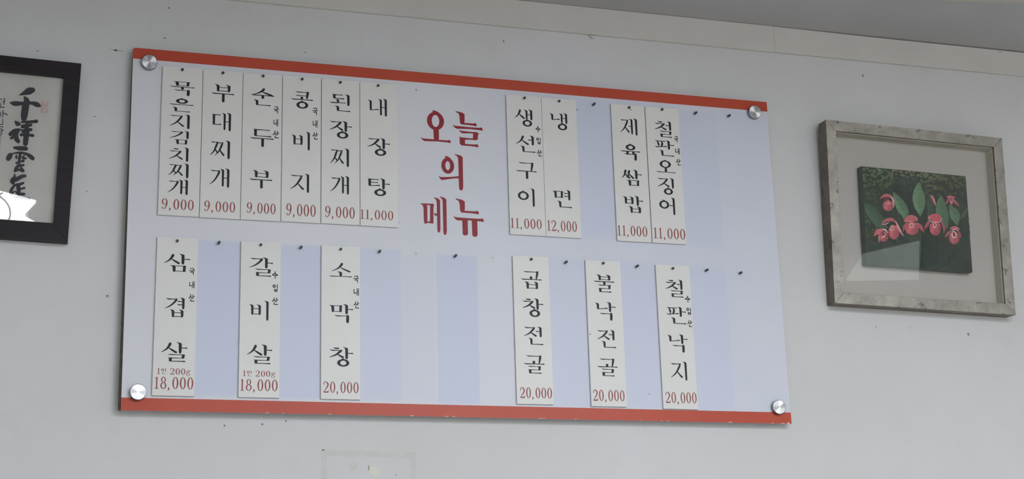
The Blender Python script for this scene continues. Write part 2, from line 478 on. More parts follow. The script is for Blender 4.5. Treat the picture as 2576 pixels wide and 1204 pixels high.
def syllable(ch, k=1., sans=False):
    n = ord(ch) - 0xAC00; c, v, f = L1[n // 588], V1[n % 588 // 28], F1[n % 28]
    p = Pen(k, sans)
    if v in 'ㅏㅐㅓㅔㅕㅣ':
        y1 = 1. if not f else .58
        if f and f in 'ㅇ': y1 = .62
        if v == 'ㅣ': p.V(.85, 0, y1); cr_ = .62
        elif v == 'ㅏ':
            p.V(.72, 0, y1); p.H(.76, 1.0, y1 * .5, left=False, long=True, t=.046); cr_ = .56
        elif v == 'ㅐ':
            p.V(.66, .03, y1 - .04, sc=.9); p.V(.92, 0, y1); p.H(.66, .9, y1 * .5, left=False); cr_ = .5
        elif v == 'ㅓ':
            p.V(.85, 0, y1); p.H(.6, .83, y1 * .46, left=True); cr_ = .6
        elif v == 'ㅔ':
            p.V(.66, .03, y1 - .05, sc=.9); p.V(.92, 0, y1); p.H(.48, .64, y1 * .48, left=True); cr_ = .48
        elif v == 'ㅕ':
            p.V(.85, 0, y1); p.H(.58, .83, y1 * .34, left=True); p.H(.58, .83, y1 * .62, left=True); cr_ = .56
        if not f:
            bx = {'ㅇ': (0, .16, cr_ - .02, .66), 'ㅂ': (.02, .2, cr_ - .1, .72), 'ㅁ': (.02, .2, cr_ - .03, .72), 'ㄴ': (.02, .12, cr_ + .05, .72),
                  'ㄷ': (.03, .12, cr_, .72), 'ㄱ': (0, .12, cr_, .88)}.get(c, (0, .1, cr_ + .02, .86))
        else:
            bx = {'ㅂ': (.03, .06, cr_ - .06, .48), 'ㅁ': (.05, .08, cr_ - .02, .46), 'ㄴ': (.02, .06, cr_ + .05, .46), 'ㅌ': (.03, .05, cr_, .48),
                  'ㅍ': (0, .05, cr_ + .02, .48), 'ㄱ': (0, .06, cr_, .56), 'ㅇ': (.02, .02, cr_ - .03, .48)}.get(c, (0, .04, cr_ + .03, .54))
        p.C(c, *bx, vert=True)
        if f:
            fb = {'ㅇ': (.32, .58, .84, 1.), 'ㄴ': (.26, .62, .98, 1.), 'ㅁ': (.3, .64, .86, .98), 'ㅂ': (.3, .6, .86, .98), 'ㄹ': (.26, .62, .92, 1.),
                  'ㄱ': (.22, .66, .82, 1.06)}.get(f, (.25, .62, .88, 1.))
            if f == 'ㅇ' and v == 'ㅐ': fb = (.42, .58, .96, 1.)
            p.C(f, *fb, fin=True)
    elif v in 'ㅗㅜㅠㅡ':
        if not f:
            if v == 'ㅗ':
                p.H(0, 1, .95, long=True); p.V(.5, .6, .95, head=(c != 'ㅇ'))
                p.C(c, *((.2, 0, .78, .62) if c == 'ㅇ' else (.1, 0, .92, .62) if c == 'ㅅ' else (.18, 0, .82, .5)))
            elif v == 'ㅠ':
                p.H(0, 1, .54, long=True); p.V(.36, .56, .98, head=False); p.V(.68, .56, 1., head=False); p.C(c, .18, 0, .84, .38)
            else:
                yy = .52
                p.H(0, 1, yy, long=True)
                if v == 'ㅜ': p.V(.52, yy, 1., head=False)
                p.C(c, *((.2, 0, .82, .4) if c in 'ㅂㅇ' else (.12, 0, .86, .42) if c == 'ㄷ' else (.08, 0, .9, .46) if c == 'ㅅ' else (.14, 0, .84, .5)))
        else:
            yv = {'ㅗ': .46, 'ㅜ': .4, 'ㅠ': .47, 'ㅡ': .47}[v]
            p.H(0, 1, yv, long=True)
            if c == 'ㅇ': p.C(c, .26, 0, .76, yv - .07)
            elif c == 'ㅅ': p.C(c, .1, 0, .9, yv - .02)
            elif c == 'ㄱ': p.C(c, .14, 0, .84, yv - .04)
            else: p.C(c, .2, 0, .8, yv - .08)
            if v == 'ㅗ': p.V(.48, yv - .17, yv, head=False)
            if v == 'ㅜ': p.V(.5, yv, yv + .2, head=False)
            if v == 'ㅠ': p.V(.34, yv, yv + .18, head=False); p.V(.64, yv, yv + .18, head=False)
            fb = {'ㅇ': (.24, yv + .08, .78, 1.), 'ㄴ': (.16, .66, .86, 1.), 'ㄱ': (.18, .63, .8, 1.02), 'ㅂ': (.22, .58, .8, 1.), 'ㄹ': (.2, .58, .82, 1.)}.get(f, (.2, .6, .8, 1.))
            p.C(f, *fb, fin=True)
    elif v == 'ㅢ':
        p.V(.88, 0, 1.); p.O(.1, .08, .62, .56); p.H(0, .84, .7, r=.06, long=False)
    elif v == 'ㅚ':
        p.V(.84, 0, .66); p.C(c, .1, .03, .62, .3); p.V(.36, .3, .5, head=True, sc=.9); p.H(0, .72, .52, r=.02, long=False); p.C(f, .26, .68, .94, 1., fin=True)
    return p.S

def digit(ch):
    p = Pen(1.); W = .1; adv = 1.
    if ch == '0': p.O(.1, 0, .9, 1., tick=False, ws=.2, wt=.05)
    elif ch == '1':
        p.S.append([[(.14, .16), (.3, .1), (.42, 0), (.5, 0), (.5, 1.), (.32, 1.), (.32, .17)]]); p.S.append([[(.12, .955), (.7, .955), (.7, 1.), (.12, 1.)]]); adv = .8
    elif ch == '2':
        p.rib([(.17, .24, .15), (.16, .12, .08), (.45, .03, .07), (.78, .25, .19), (.6, .55, .13), (.12, .93, .06)])
        p.S.append([[(.1, .91), (.75, .88), (.88, .72), (.9, .76), (.84, 1.), (.1, 1.)]])
    elif ch == '8':
        p.O(.18, 0, .82, .5, tick=False, ws=.16, wt=.05); p.O(.1, .45, .9, 1., tick=False, ws=.18, wt=.055)
    elif ch == '9':
        p.O(.1, 0, .88, .6, tick=False, ws=.19, wt=.05); p.rib([(.8, .3, .18), (.76, .62, .15), (.5, .94, .07), (.2, .93, .06), (.2, .84, .13)])
    elif ch == ',':
        p.rib([(.2, .92, .15), (.25, 1.0, .14), (.1, 1.13, .04)]); adv = .6
    elif ch == '.': p.rib([(.2, .93, .13), (.22, .97, .13)]); adv = .6
    elif ch == 'g':
        p.O(.15, .3, .7, .68, tick=False, ws=.14, wt=.05); p.O(.08, .76, .8, 1.16, tick=False, ws=.12, wt=.05)
        p.rib([(.3, .66, .05), (.2, .74, .06), (.35, .79, .06)], 3); p.rib([(.62, .38, .06), (.85, .3, .07)], 3)
    elif ch == ' ': adv = .55
    return p.S, adv

def line_parts(txt, x0, y0, x1, y1):
    """each character of a line with its own rectangle inside (x0, y0, x1, y1)"""
    per = text_line(txt)
    a, b, c, d = bbox([st for ch in per for st in ch])
    out = []
    for ch in per:
        if not ch: continue
        p, q, r, s_ = bbox(ch)
        fx = lambda v: x0 + (v - a) / (c - a) * (x1 - x0)
        fy = lambda v: y0 + (v - b) / (d - b) * (y1 - y0)
        out.append((ch, (fx(p), fy(q), fx(r), fy(s_))))
    return out

def text_line(txt):
    out = []; x = 0
    for i, ch in enumerate(txt):
        if 0xAC00 <= ord(ch) <= 0xD7A3: S, adv = syllable(ch, 1.3), 1.15; o = lambda a, b: (a + .05, b * .92 + .06)
        else: S, adv = digit(ch); o = lambda a, b: (a, b)
        out.append([[[(x + o(*q)[0], o(*q)[1]) for q in po] for po in st] for st in S])
        x += adv
    return out

def bbox(S):
    xs = [q[0] for st in S for po in st for q in po]; ys = [q[1] for st in S for po in st for q in po]
    return min(xs), min(ys), max(xs), max(ys)

class Print:
    """flat print: every stroke a hair further out than the last so that they never share a plane"""
    def __init__(s): s.v, s.f, s.n = [], [], 0
    def add(s, S, x0, y0, x1, y1):
        a, b, c, d = bbox(S)
        for i, st in enumerate(S):
            z = -(i + 1) * 1.2e-5
            for po in st:
                q = [(x0 + (x - a) / (c - a) * (x1 - x0), y0 + (y - b) / (d - b) * (y1 - y0)) for x, y in po]
                s.poly(q, z)
    def poly(s, q, z):
        area = sum(q[i][0] * q[(i + 1) % len(q)][1] - q[(i + 1) % len(q)][0] * q[i][1] for i in range(len(q)))
        if area < 0: q = q[::-1]           # clockwise on screen (y down): area > 0
        n = len(s.v); s.v += [(x, z, -y) for x, y in q]
        s.f.append(tuple(range(n, n + len(q)))); s.n += 1
    def build(s, name, mat, parent, z):
        o = mesh_obj(name, s.v, s.f, mat, parent); o.location = (0, z, 0); return o

def rect_from_px(x0, y0, x1, y1, z, k=.6):
    """upright rectangle on the plane z whose outline in the photo has this bounding box"""
    cx, cy = inv((x0 + x1) / 2, (y0 + y1) / 2, z)
    e = 5.
    u, v = (x0 + x1) / 2, (y0 + y1) / 2
    ax_, ay_ = inv(u + e, v, z); bx_, by_ = inv(u, v + e, z)
    # board metres per pixel
    m11, m21, m12, m22 = (ax_ - cx) / e, (ay_ - cy) / e, (bx_ - cx) / e, (by_ - cy) / e
    det = m11 * m22 - m12 * m21
    jxx, jxy, jyx, jyy = m22 / det, -m12 / det, -m21 / det, m11 / det
    W_, H_ = x1 - x0, y1 - y0
    a, b, c, d = abs(jxx), abs(jxy) * k, abs(jyx) * k, abs(jyy)
    D = a * d - b * c
    w_, h_ = (d * W_ - b * H_) / D, (a * H_ - c * W_) / D
    return cx - w_ / 2, cy - h_ / 2, cx + w_ / 2, cy + h_ / 2

# ------------------------------------------------------------------ the room
CEIL = -.211
def wbox(name, x0, x1, y0, y1, z0, z1, mat):
    o = box(name, x0, x1, y0, y1, z0, z1, mat); o.location = (0, 0, Z0); return tag(o, kind='structure')
RX0, RX1, RZ0 = -3.2, 5.2, -5.2
wall = wbox('wall_back', RX0 - .1, RX1 + .1, CEIL - .1, Z0 + .1, WALL, WALL + .12, M['wall'])
WX0, WX1, WY0, WY1 = .6, 4.2, .35, 1.85
o = mesh_obj('wall_front', [(x, z, -y) for z in (RZ0 - .1, RZ0) for (x, y) in ((RX0 - .1, CEIL - .1), (RX1 + .1, CEIL - .1), (RX1 + .1, Z0 + .1), (RX0 - .1, Z0 + .1), (WX0, WY0), (WX1, WY0), (WX1, WY1), (WX0, WY1))],
             [(k[0] + q, k[1] + q, k[2] + q, k[3] + q) for q in (0, 8) for k in ((0, 1, 5, 4), (1, 2, 6, 5), (2, 3, 7, 6), (3, 0, 4, 7))]
             + [(4, 5, 13, 12), (5, 6, 14, 13), (6, 7, 15, 14), (7, 4, 12, 15)], M['room'])
o.location = (0, 0, Z0); tag(o, kind='structure')
win = empty('fill_window_1', T(0, 0, RZ0 - .05)); tag(win, kind='structure')  # unseen window added to give the board wall even ambient fill
for a in ((WX0, WX1, WY0, WY0 + .05), (WX0, WX1, WY1 - .05, WY1), (WX0, WX0 + .05, WY0, WY1), (WX1 - .05, WX1, WY0, WY1), (2.375, 2.425, WY0, WY1)):
    box('fill_window_frame', *a, -.03, .03, M['lamphouse'], win)
for a in ((WX0 + .05, 2.375), (2.425, WX1 - .05)):
    box('fill_window_pane', a[0], a[1], WY0 + .05, WY1 - .05, -.003, .003, M['glass'], win)
wbox('wall_left', RX0 - .1, RX0, CEIL, Z0, RZ0, WALL, M['room'])
wbox('wall_right', RX1, RX1 + .1, CEIL, Z0, RZ0, WALL, M['room'])
wbox('ceiling', RX0, RX1, CEIL - .1, CEIL, RZ0, WALL, M['ceiling'])
wbox('floor', RX0, RX1, Z0, Z0 + .1, RZ0, WALL, M['floor'])
SEAM = 1.543
o = box('trim_1', RX0, SEAM - .00015, CEIL + .0008, -.141, .0145, WALL, M['trim'], bev=.0006); o.location = (0, 0, Z0); tag(o, kind='structure'); trim1 = o
o = prism('trim_2', [(SEAM + .00015, CEIL + .001), (SEAM + .35, CEIL + .0032), (RX1, CEIL + .0022), (RX1, -.141), (SEAM + .00015, -.1412)], .0148, WALL, M['trim'], bev=.0006)
o.location = (0, 0, Z0); tag(o, kind='structure')
# shallow cover strip on the ceiling, its edge seen in the top right corner
P = [(1.70, -.198), (2.10, -.265), (3.6, -.52), (3.6, -1.1), (1.70, -1.1)]
n = len(P)
v = [(x, z, -CEIL - .0005) for x, z in P] + [(x, z, -CEIL - .004) for x, z in P]
o = mesh_obj('trim_3', v, [tuple(range(n)), tuple(reversed(range(n, 2 * n)))] + [(i, i + n, (i + 1) % n + n, (i + 1) % n) for i in range(n)], M['ceilpatch'])
o.location = (0, 0, Z0); tag(o, kind='structure')

# ceiling lamps
def ceiling_lamp(cx, cz, outline, mat, label):
    """outline: (x, z) corners round the lamp's centre, clockwise seen from below"""
    r = empty('ceiling_light', T(cx, CEIL, cz)); tag(r, label, 'ceiling light', None)
    def slab(nm, pts, a, b, mt):
        k = len(pts); v = [(x, z, -a) for x, z in pts] + [(x, z, -b) for x, z in pts]
        return mesh_obj(nm, v, [tuple(reversed(range(k))), tuple(range(k, 2 * k))] + [(i, (i + 1) % k, (i + 1) % k + k, i + k) for i in range(k)], mt, r)
    slab('housing', [(x * 1.03, z * 1.05) for x, z in outline], .0006, .045, M['lamphouse'])
    slab('diffuser', outline, .0455, .055, mat)
    return r
def oblong(sx, sz):
    hx, hz = sx / 2, sz / 2
    rr = [(hx - .03 + .03 * math.cos(t), hz - .03 + .03 * math.sin(t)) for t in [i * math.pi / 12 for i in range(7)]]
    return rr + [(-x, z) for x, z in rr[::-1]] + [(-x, -z) for x, z in rr] + [(x, -z) for x, z in rr[::-1]]
ceiling_lamp(1.35, -2.45, oblong(1.4, .6), M['lamp'], 'white panel ceiling light in front of the middle of the menu board')
def absolute(cx, cz, pts): return [(x - cx, z - cz) for x, z in pts][::-1]
lamp2 = ceiling_lamp(-.6, -1.7, absolute(-.6, -1.7, [(-.20, -1.82), (-.235, -1.97), (-.232, -2.03), (-.20, -2.09), (-.5, -2.25), (-.78, -1.86), (-.6, -1.53), (-.31, -1.735)]), M['lampdim'],
                     'white ceiling light mirrored in the lower glass of the calligraphy picture')
ceiling_lamp(3.55, -2.9, absolute(3.55, -2.9, [(3.28, -2.22), (3.76, -3.0), (3.45, -3.12), (3.2, -2.54)]), M['faint'], 'faintly glowing ceiling panel added for its reflection in the glass of the flower painting')  # dim glowing panel, added and shaped for the pale patch mirrored in the glass
for lx, nm in ((.9, 'left one'), (2.6, 'right one')):  # unseen rear lamps added as fill to flatten the brightness down the wall
    ceiling_lamp(lx, -4.2, oblong(1.25, .6), M['lamp'], 'unseen white fill panel added on the ceiling behind the camera, ' + nm)
# loose wire hanging in an arc under the left lamp
pts = cr([(.30, -.01, 0), (.29, -.04, 0), (.307, -.10, 0), (.319, -.18, 0), (.32, -.28, 0), (.31, -.36, 0)], 5)
v, f = [], []
for i, (x, z, _) in enumerate(pts):
    for k in range(6):
        a = k * math.pi / 3
        v.append((x + .0026 * math.cos(a), z, -.059 + .0026 * math.sin(a)))
for i in range(len(pts) - 1):
    for k in range(6): f.append((i * 6 + k, i * 6 + (k + 1) % 6, (i + 1) * 6 + (k + 1) % 6, (i + 1) * 6 + k))
mesh_obj('loose_wire', v, f, M['wire'], lamp2)

# ------------------------------------------------------------------ marks on the wall
def blob(cx, cy, rx, ry, n=9, jit=.35, ang=0.):
    out = []
    for i in range(n):
        t = 2 * math.pi * i / n; q = 1 + random.uniform(-jit, jit)
        x, y = rx * math.cos(t) * q, ry * math.sin(t) * q
        out.append((cx + x * math.cos(ang) - y * math.sin(ang), cy + x * math.sin(ang) + y * math.cos(ang)))
    return out
def wall_mark(name, polys, mat, z=-.0002):
    p = Print()
    for i, q in enumerate(polys): p.poly(q, -i * 1e-5)
    o = p.build(name, mat, wall, WALL + z); return o
for (u, v_, r, e) in [(425, 20, 3, 1), (414, 96, 3, .7), (291, 126, 4, .8), (238, 293, 2, 1), (218, 481, 1.6, 1), (270, 744, 3, 1.), (565, 1070, 2.4, 1), (660, 1066, 2.4, 1),
                      (719, 1058, 2.6, .8), (1267, 104, 3.4, .8), (2170, 190, 3, 1.2), (2516, 131, 2.2, 1.3), (2436, 840, 3.4, 1.2), (2204, 822, 1.6, 1.2), (2289, 824, 1.5, 1.5),
                      (1041, 1155, 2.5, 1.3), (813, 1131, 3, .5), (768, 132, 2.0, .8), (95, 128, 3, .5), (997, 1193, 1.5, 1)]:
    x, y = inv(u, v_, WALL if v_ != 131 else .0146); s = r / 1080
    o = wall_mark('speck', [blob(x, y, s, s * e)], M['speck'], -.0002 if v_ != 131 else -.0076)
x, y = inv(288, 126, WALL)
wall_mark('scratch', [[(x - .016, y - .0022), (x, y - .0008), (x + .02, y + .0004), (x + .02, y + .0012), (x, y + .0006)]], M['speck'])
# chip of glue hanging from the trim joint
x, y = inv(1492, 91, .012)
prism('glue_drip', [(x - .008, y - .004), (x + .006, y - .004), (x + .005, y + .002), (x + .001, y + .0035), (x - .004, y)], .0155, .0217, M['tape'], trim1)
# rectangle of old tape residue and two glue blobs under the board
a = inv(808, 1130, WALL); b = inv(1047, 1136, WALL)
wall_mark('tape_residue', [[(a[0], a[1]), (b[0], a[1] + .002), (b[0], a[1] + .016), (a[0], a[1] + .013)], [(a[0], a[1] + .013), (a[0] + .012, a[1] + .013), (a[0] + .012, a[1] + .12), (a[0], a[1] + .12)],
                           [(b[0] - .012, a[1] + .014), (b[0], a[1] + .014), (b[0], a[1] + .12), (b[0] - .012, a[1] + .12)]], M['tapeedge'])
x, y = inv(942, 1184, WALL)
wall_mark('glue_blob', [blob(x, y, .015, .010, 16, .12, .5)], M['tape'], -.0004)
wall_mark('glue_blob', [blob(x - .0125, y - .006, .0012, .006, 9, .2, .1)], M['speck'], -.0006)
x, y = inv(889, 1172, WALL)
wall_mark('glue_blob', [blob(x, y, .010, .009, 14, .15)], M['tapeedge'], -.0004)

# ------------------------------------------------------------------ menu board
BW = 1.5
board = empty('menu_board', T(0, 0, 0))
tag(board, 'large white menu board with orange-red top and bottom bands, fixed by four round metal knobs', 'menu board')
corner = [(0.0035, 0.0), (1.5, 0.0), (1.5, .7855), (.0045, .7830), (0.0, .0035)]
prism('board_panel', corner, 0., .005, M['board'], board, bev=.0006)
BB = .0255
prism('dark_edge', [(-.0014, .022), (.004, .022), (.0052, .7828), (-.0014, .7828)], .0012, .0048, M['edge'], board)  # thin dark brown strip along the panel's left edge
prism('top_band', [(0.0035, -.0003), (1.5003, -.0003), (1.5003, .0245), (-.0003, .0245), (-.0003, .0035)], -.0006, -.0001, M['red'], board)
prism('bottom_band', [(.0041, .7572), (1.5003, .7598), (1.5003, .7858), (.0041, .7833)], -.0006, -.0001, M['red'], board)
# bare chips along the lower edge
random.seed(11)
for i in range(16):
    x = random.uniform(.02, 1.48); y = .7832 + (x / 1.5) * .0025
    p = Print(); p.poly(blob(x, y - .0008, random.uniform(.001, .006), .0006, 7, .4), 0); p.build('paint_chip', M['whitechip'], board, -.0009)
p = Print(); p.poly(blob(1.4925, .7845, .0035, .0012, 8, .3), 0); p.build('paint_chip', M['whitechip'], board, -.0009)

# title
TITLE = [('오', 115, 108, 343, 357), ('늘', 358, 120, 587, 392), ('의', 250, 437, 437, 717), ('메', 115, 757, 313, 1053), ('뉴', 363, 780, 595, 1070)]
p = Print()
for ch, a, b, c, d in TITLE:
    s_ = .33241
    p = Print()
    p.add(syllable(ch, 1.85 if ch != '메' else 1.6), *rect_from_px(1020 + a * s_, 240 + b * s_, 1020 + c * s_, 240 + d * s_, 0))
    p.build('title_letter', M['title'], board, -.0003)

# knobs
prof = [(.009, .0217), (.009, -.0004), (.0158, -.0004), (.0165, -.0012), (.0165, -.0105), (.0160, -.0114), (.0152, -.0116)]
for u, v_ in [(376, 155), (1900, 281), (347.5, 985), (1961, 1023)]:
    x, y = inv(u, v_, -.0114)
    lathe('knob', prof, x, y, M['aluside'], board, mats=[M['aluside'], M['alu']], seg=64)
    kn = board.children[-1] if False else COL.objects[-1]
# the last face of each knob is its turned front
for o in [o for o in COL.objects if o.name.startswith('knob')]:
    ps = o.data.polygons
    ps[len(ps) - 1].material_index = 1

NAILS = [(459, 176), (561, 184), (662, 192), (760, 200), (856, 208), (951, 216), (1319, 247), (1406, 255), (1494, 262), (1582, 271), (1665, 276), (1750, 284), (1834, 291),
         (446, 606), (551, 610), (656, 616), (757, 622), (857, 627), (955, 632), (1146, 643), (1336, 652), (1424, 659), (1517, 662), (1603, 669), (1692, 675), (1778, 679), (1863, 686)]
SF = -.0052                       # face of the hung strips
HUNG = {0, 1, 2, 3, 4, 5, 6, 7, 9, 10, 13, 15, 17, 20, 22, 24}       # these nails hold a strip: their heads stand on the strip's face
proto = {}
for i, (u, v_) in enumerate(NAILS):
    x, y = inv(u, v_, -.006)
    h = i in HUNG
    if h not in proto:
        prof_n = [(.0024, SF - .0002), (.0024, -.0092), (.0028, -.0095), (.0028, -.0104), (.0020, -.0109)] if h else [(.0025, .0), (.0025, -.0095), (.0029, -.0098), (.0029, -.0108), (.0021, -.0114)]
        proto[h] = lathe('nail', prof_n, x, y, M['nail'], board, seg=16)
    else:
        c = proto[h].copy(); COL.objects.link(c); c.parent = board; c.location = (x, 0, -y)
for u, v_, r in [(1047, 226, .0014), (1452, 276, .0013), (1633, 990, .001), (1004, 560, .0008)]:
    x, y = inv(u, v_); p = Print(); p.poly(blob(x, y, r, r * 1.2, 8, .2), 0); p.build('pin_hole', M['dark'], board, -.0003)
for u, v_, r in [(1047, 637, .0045), (1239, 648, .0045), (1190, 845, .003), (955, 985, .002)]:
    x, y = inv(u, v_); p = Print(); p.poly(blob(x, y, r, r * .8, 9, .2), 0); p.build('filled_hole', M['tapeedge'], board, -.0003)

# ------------------------------------------------------------------ menu strips
GA = (300, 100, .41509); GB = (700, 160, .36545); GD = (1250, 220, .33223); GE = (1500, 230, .33223)
GF = (300, 580, .39867); GG = (740, 580, .39867); GH = (1260, 620, .36545); GI = (1600, 620, .39036)
SW, SH = .0857, .334
STRIPS = [
 # x, y of the strip's top left, crop, letters, small letters, price, extra
 (.0626, .0370, GA, [('묵', 307, 250, 457, 342), ('은', 303, 350, 452, 440), ('지', 305, 447, 428, 540), ('김', 303, 548, 422, 635), ('치', 300, 648, 420, 738), ('찌', 297, 745, 421, 838), ('개', 292, 842, 417, 940)], [],
  ('9,000', 257, 962, 452, 1042), None, 'white menu strip with seven black syllables, leftmost of the upper row'),
 (.1487, .0375, GA, [('부', 557, 268, 697, 382), ('대', 560, 437, 678, 553), ('찌', 550, 605, 672, 722), ('개', 545, 775, 668, 895)], [],
  ('9,000', 515, 975, 703, 1055), None, 'white menu strip reading 부대찌개, second from the left in the upper row'),
 (.2347, .0372, GA, [('순', 797, 290, 940, 403), ('두', 793, 538, 937, 652), ('부', 788, 788, 928, 903)], [('국', 935, 403, 968, 448), ('내', 935, 480, 963, 525), ('산', 930, 550, 968, 597)],
  ('9,000', 773, 985, 948, 1065), None, 'white menu strip reading 순두부 with tiny 국내산 beside, third in the upper row'),
 (.3209, .0364, GB, [('콩', 87, 187, 240, 313), ('비', 92, 463, 218, 597), ('지', 83, 752, 213, 888)], [('국', 235, 303, 272, 355), ('내', 237, 388, 270, 440), ('산', 235, 470, 273, 523)],
  ('9,000', 55, 963, 258, 1065), None, 'white menu strip reading 콩비지 with tiny 국내산 beside, fourth in the upper row'),
 (.4072, .0358, GB, [('된', 355, 205, 497, 332), ('장', 352, 390, 507, 518), ('찌', 357, 578, 487, 710), ('개', 357, 768, 487, 900)], [],
  ('9,000', 323, 980, 527, 1077), None, 'white menu strip reading 된장찌개, fifth in the upper row'),
 (.4932, .0360, GB, [('내', 618, 235, 748, 363), ('장', 613, 508, 768, 637), ('탕', 613, 785, 768, 913)], [],
  ('11,000', 565, 1003, 792, 1087), None, 'white menu strip reading 내장탕, just left of the red title'),
 (.8342, .0371, GD, [('생', 133, 160, 270, 297), ('선', 143, 358, 292, 493), ('구', 143, 562, 302, 695), ('이', 158, 758, 287, 902)], [('수', 292, 290, 330, 340), ('입', 298, 378, 332, 430), ('산', 302, 470, 342, 522)],
  ('11,000', 103, 987, 340, 1083), None, 'white menu strip reading 생선구이, first to the right of the red title'),
 (.9193, .0374, GD, [('냉', 400, 188, 535, 325), ('면', 423, 770, 568, 912)], [],
  ('12,000', 380, 1003, 607, 1105), None, 'white menu strip reading 냉면 priced 12,000, only two widely spaced black syllables'),
 (1.0910, .0385, GE, [('제', 180, 198, 312, 333), ('육', 182, 392, 335, 525), ('쌈', 190, 587, 348, 718), ('밥', 202, 785, 357, 922)], [],
  ('11,000', 160, 1012, 388, 1110), None, 'white menu strip reading 제육쌈밥, left one of the rightmost upper pair'),
 (1.1775, .0385, GE, [('철', 440, 220, 573, 350), ('판', 442, 365, 592, 492), ('오', 448, 515, 600, 617), ('징', 463, 650, 590, 783), ('어', 475, 798, 598, 935)], [('국', 588, 337, 622, 388), ('내', 597, 427, 632, 477), ('산', 603, 508, 640, 560)],
  ('11,000', 433, 1030, 675, 1132), None, 'white menu strip reading 철판오징어, rightmost of the upper row'),
 (.0634, .4184, GF, [('삼', 282, 142, 447, 262), ('겹', 285, 418, 413, 547), ('살', 263, 700, 430, 828)], [('국', 440, 235, 478, 278), ('내', 442, 318, 475, 363), ('산', 437, 400, 475, 447)],
  ('18,000', 222, 920, 468, 1012), ('1인 200g', 238, 865, 450, 915), 'white menu strip reading 삼겹살 priced 18,000, leftmost of the lower row'),
 (.2370, .4182, GF, [('갈', 818, 165, 970, 290), ('비', 820, 438, 943, 567), ('살', 805, 715, 965, 842)], [('수', 965, 255, 1002, 302), ('입', 967, 338, 1000, 385), ('산', 963, 420, 1002, 468)],
  ('18,000', 763, 935, 1000, 1023), ('1인 200g', 780, 880, 985, 927), 'white menu strip reading 갈비살 priced 18,000, second in the lower row'),
 (.4084, .4182, GG, [('소', 220, 200, 365, 293), ('막', 222, 460, 372, 583), ('창', 222, 732, 372, 858)], [('국', 373, 283, 408, 328), ('내', 375, 362, 408, 410), ('산', 375, 445, 410, 490)],
  ('20,000', 185, 950, 407, 1035), None, 'white menu strip reading 소막창 priced 20,000, third in the lower row'),
 (.8383, .4198, GH, [('곱', 137, 165, 282, 293), ('창', 147, 353, 293, 485), ('전', 158, 547, 292, 677), ('골', 155, 745, 303, 875)], [],
  ('20,000', 133, 967, 353, 1055), None, 'white menu strip reading 곱창전골, lower row, first right of the title'),
 (1.0105, .4215, GH, [('불', 638, 190, 783, 317), ('낙', 648, 378, 792, 510), ('전', 662, 570, 793, 698), ('골', 662, 767, 805, 893)], [],
  ('20,000', 635, 983, 853, 1075), None, 'white menu strip reading 불낙전골, lower row, second right of the title'),
 (1.1818, .4238, GI, [('철', 188, 210, 305, 328), ('판', 195, 385, 325, 500), ('낙', 203, 562, 335, 683), ('지', 222, 738, 330, 863)], [('수', 315, 315, 350, 360), ('입', 323, 393, 355, 438), ('산', 330, 473, 362, 517)],
  ('20,000', 190, 935, 392, 1020), None, 'white menu strip reading 철판낙지, rightmost of the lower row'),
]
proto = None
for si, (sx, sy, (ox, oy, sc_), letters, small, price, extra, label) in enumerate(STRIPS):
    r = empty('menu_strip', T(sx, sy, 0))
    tag(r, label, 'menu strip', 'white menu strips pinned to the board')
    wdt = SW
    if si < 6: wdt = .0861 if si < 5 else .0858
    e = .0006
    pan = prism('strip_panel', [(e, e * 2), (e * 2, e), (wdt - e, 0), (wdt - e, SH), (e, SH)], SF, -.0014, M['strip'], r, bev=.0005)
    def put(p, txtS, px):
        x0, y0, x1, y1 = rect_from_px(ox + px[0] * sc_, oy + px[1] * sc_, ox + px[2] * sc_, oy + px[3] * sc_, SF)
        p.add(txtS, x0 - sx, y0 - sy, x1 - sx, y1 - sy)
    for ch, *px in letters:
        p = Print(); put(p, syllable(ch, 1.2), px); p.build('dish_letter', M['ink'], r, SF - .0002)
    for ch, *px in small:
        p = Print(); put(p, syllable(ch, 1.8, True), px); p.build('origin_letter', M['smallink'], r, SF - .0002)
    x0, y0, x1, y1 = rect_from_px(*[o + v * sc_ for o, v in zip((ox, oy, ox, oy), price[1:])], SF)
    for S, bb in line_parts(price[0], x0 - sx, y0 - sy, x1 - sx, y1 - sy):
        p = Print(); p.add(S, *bb); p.build('price_digit', M['redprint'], r, SF - .0002)
    if extra:
        x0, y0, x1, y1 = rect_from_px(*[o + v * sc_ for o, v in zip((ox, oy, ox, oy), extra[1:])], SF)
        for S, bb in line_parts(extra[0], x0 - sx, y0 - sy, x1 - sx, y1 - sy):
            p = Print(); p.add(S, *bb); p.build('portion_letter', M['redprint'], r, SF - .0002)

# second hole beside the nail of the 제육쌈밥 strip, small marks on others
for u, v_, rr in ((1586.5, 275.5, .0016), (1484, 840, .0016), (616, 203, .0006)):
    x, y = inv(u, v_, SF)
    own = [o for o in COL.objects if o.get('category') == 'menu strip' and 0 <= x - o.location.x <= SW and 0 <= (Z0 - y) * -1 + o.location.z <= SH][0]
    p = Print(); p.poly(blob(x - own.location.x, y - (Z0 - own.location.z), rr, rr * .8, 9, .2), 0); p.build('pin_hole', M['dark'], own, SF - .0003)
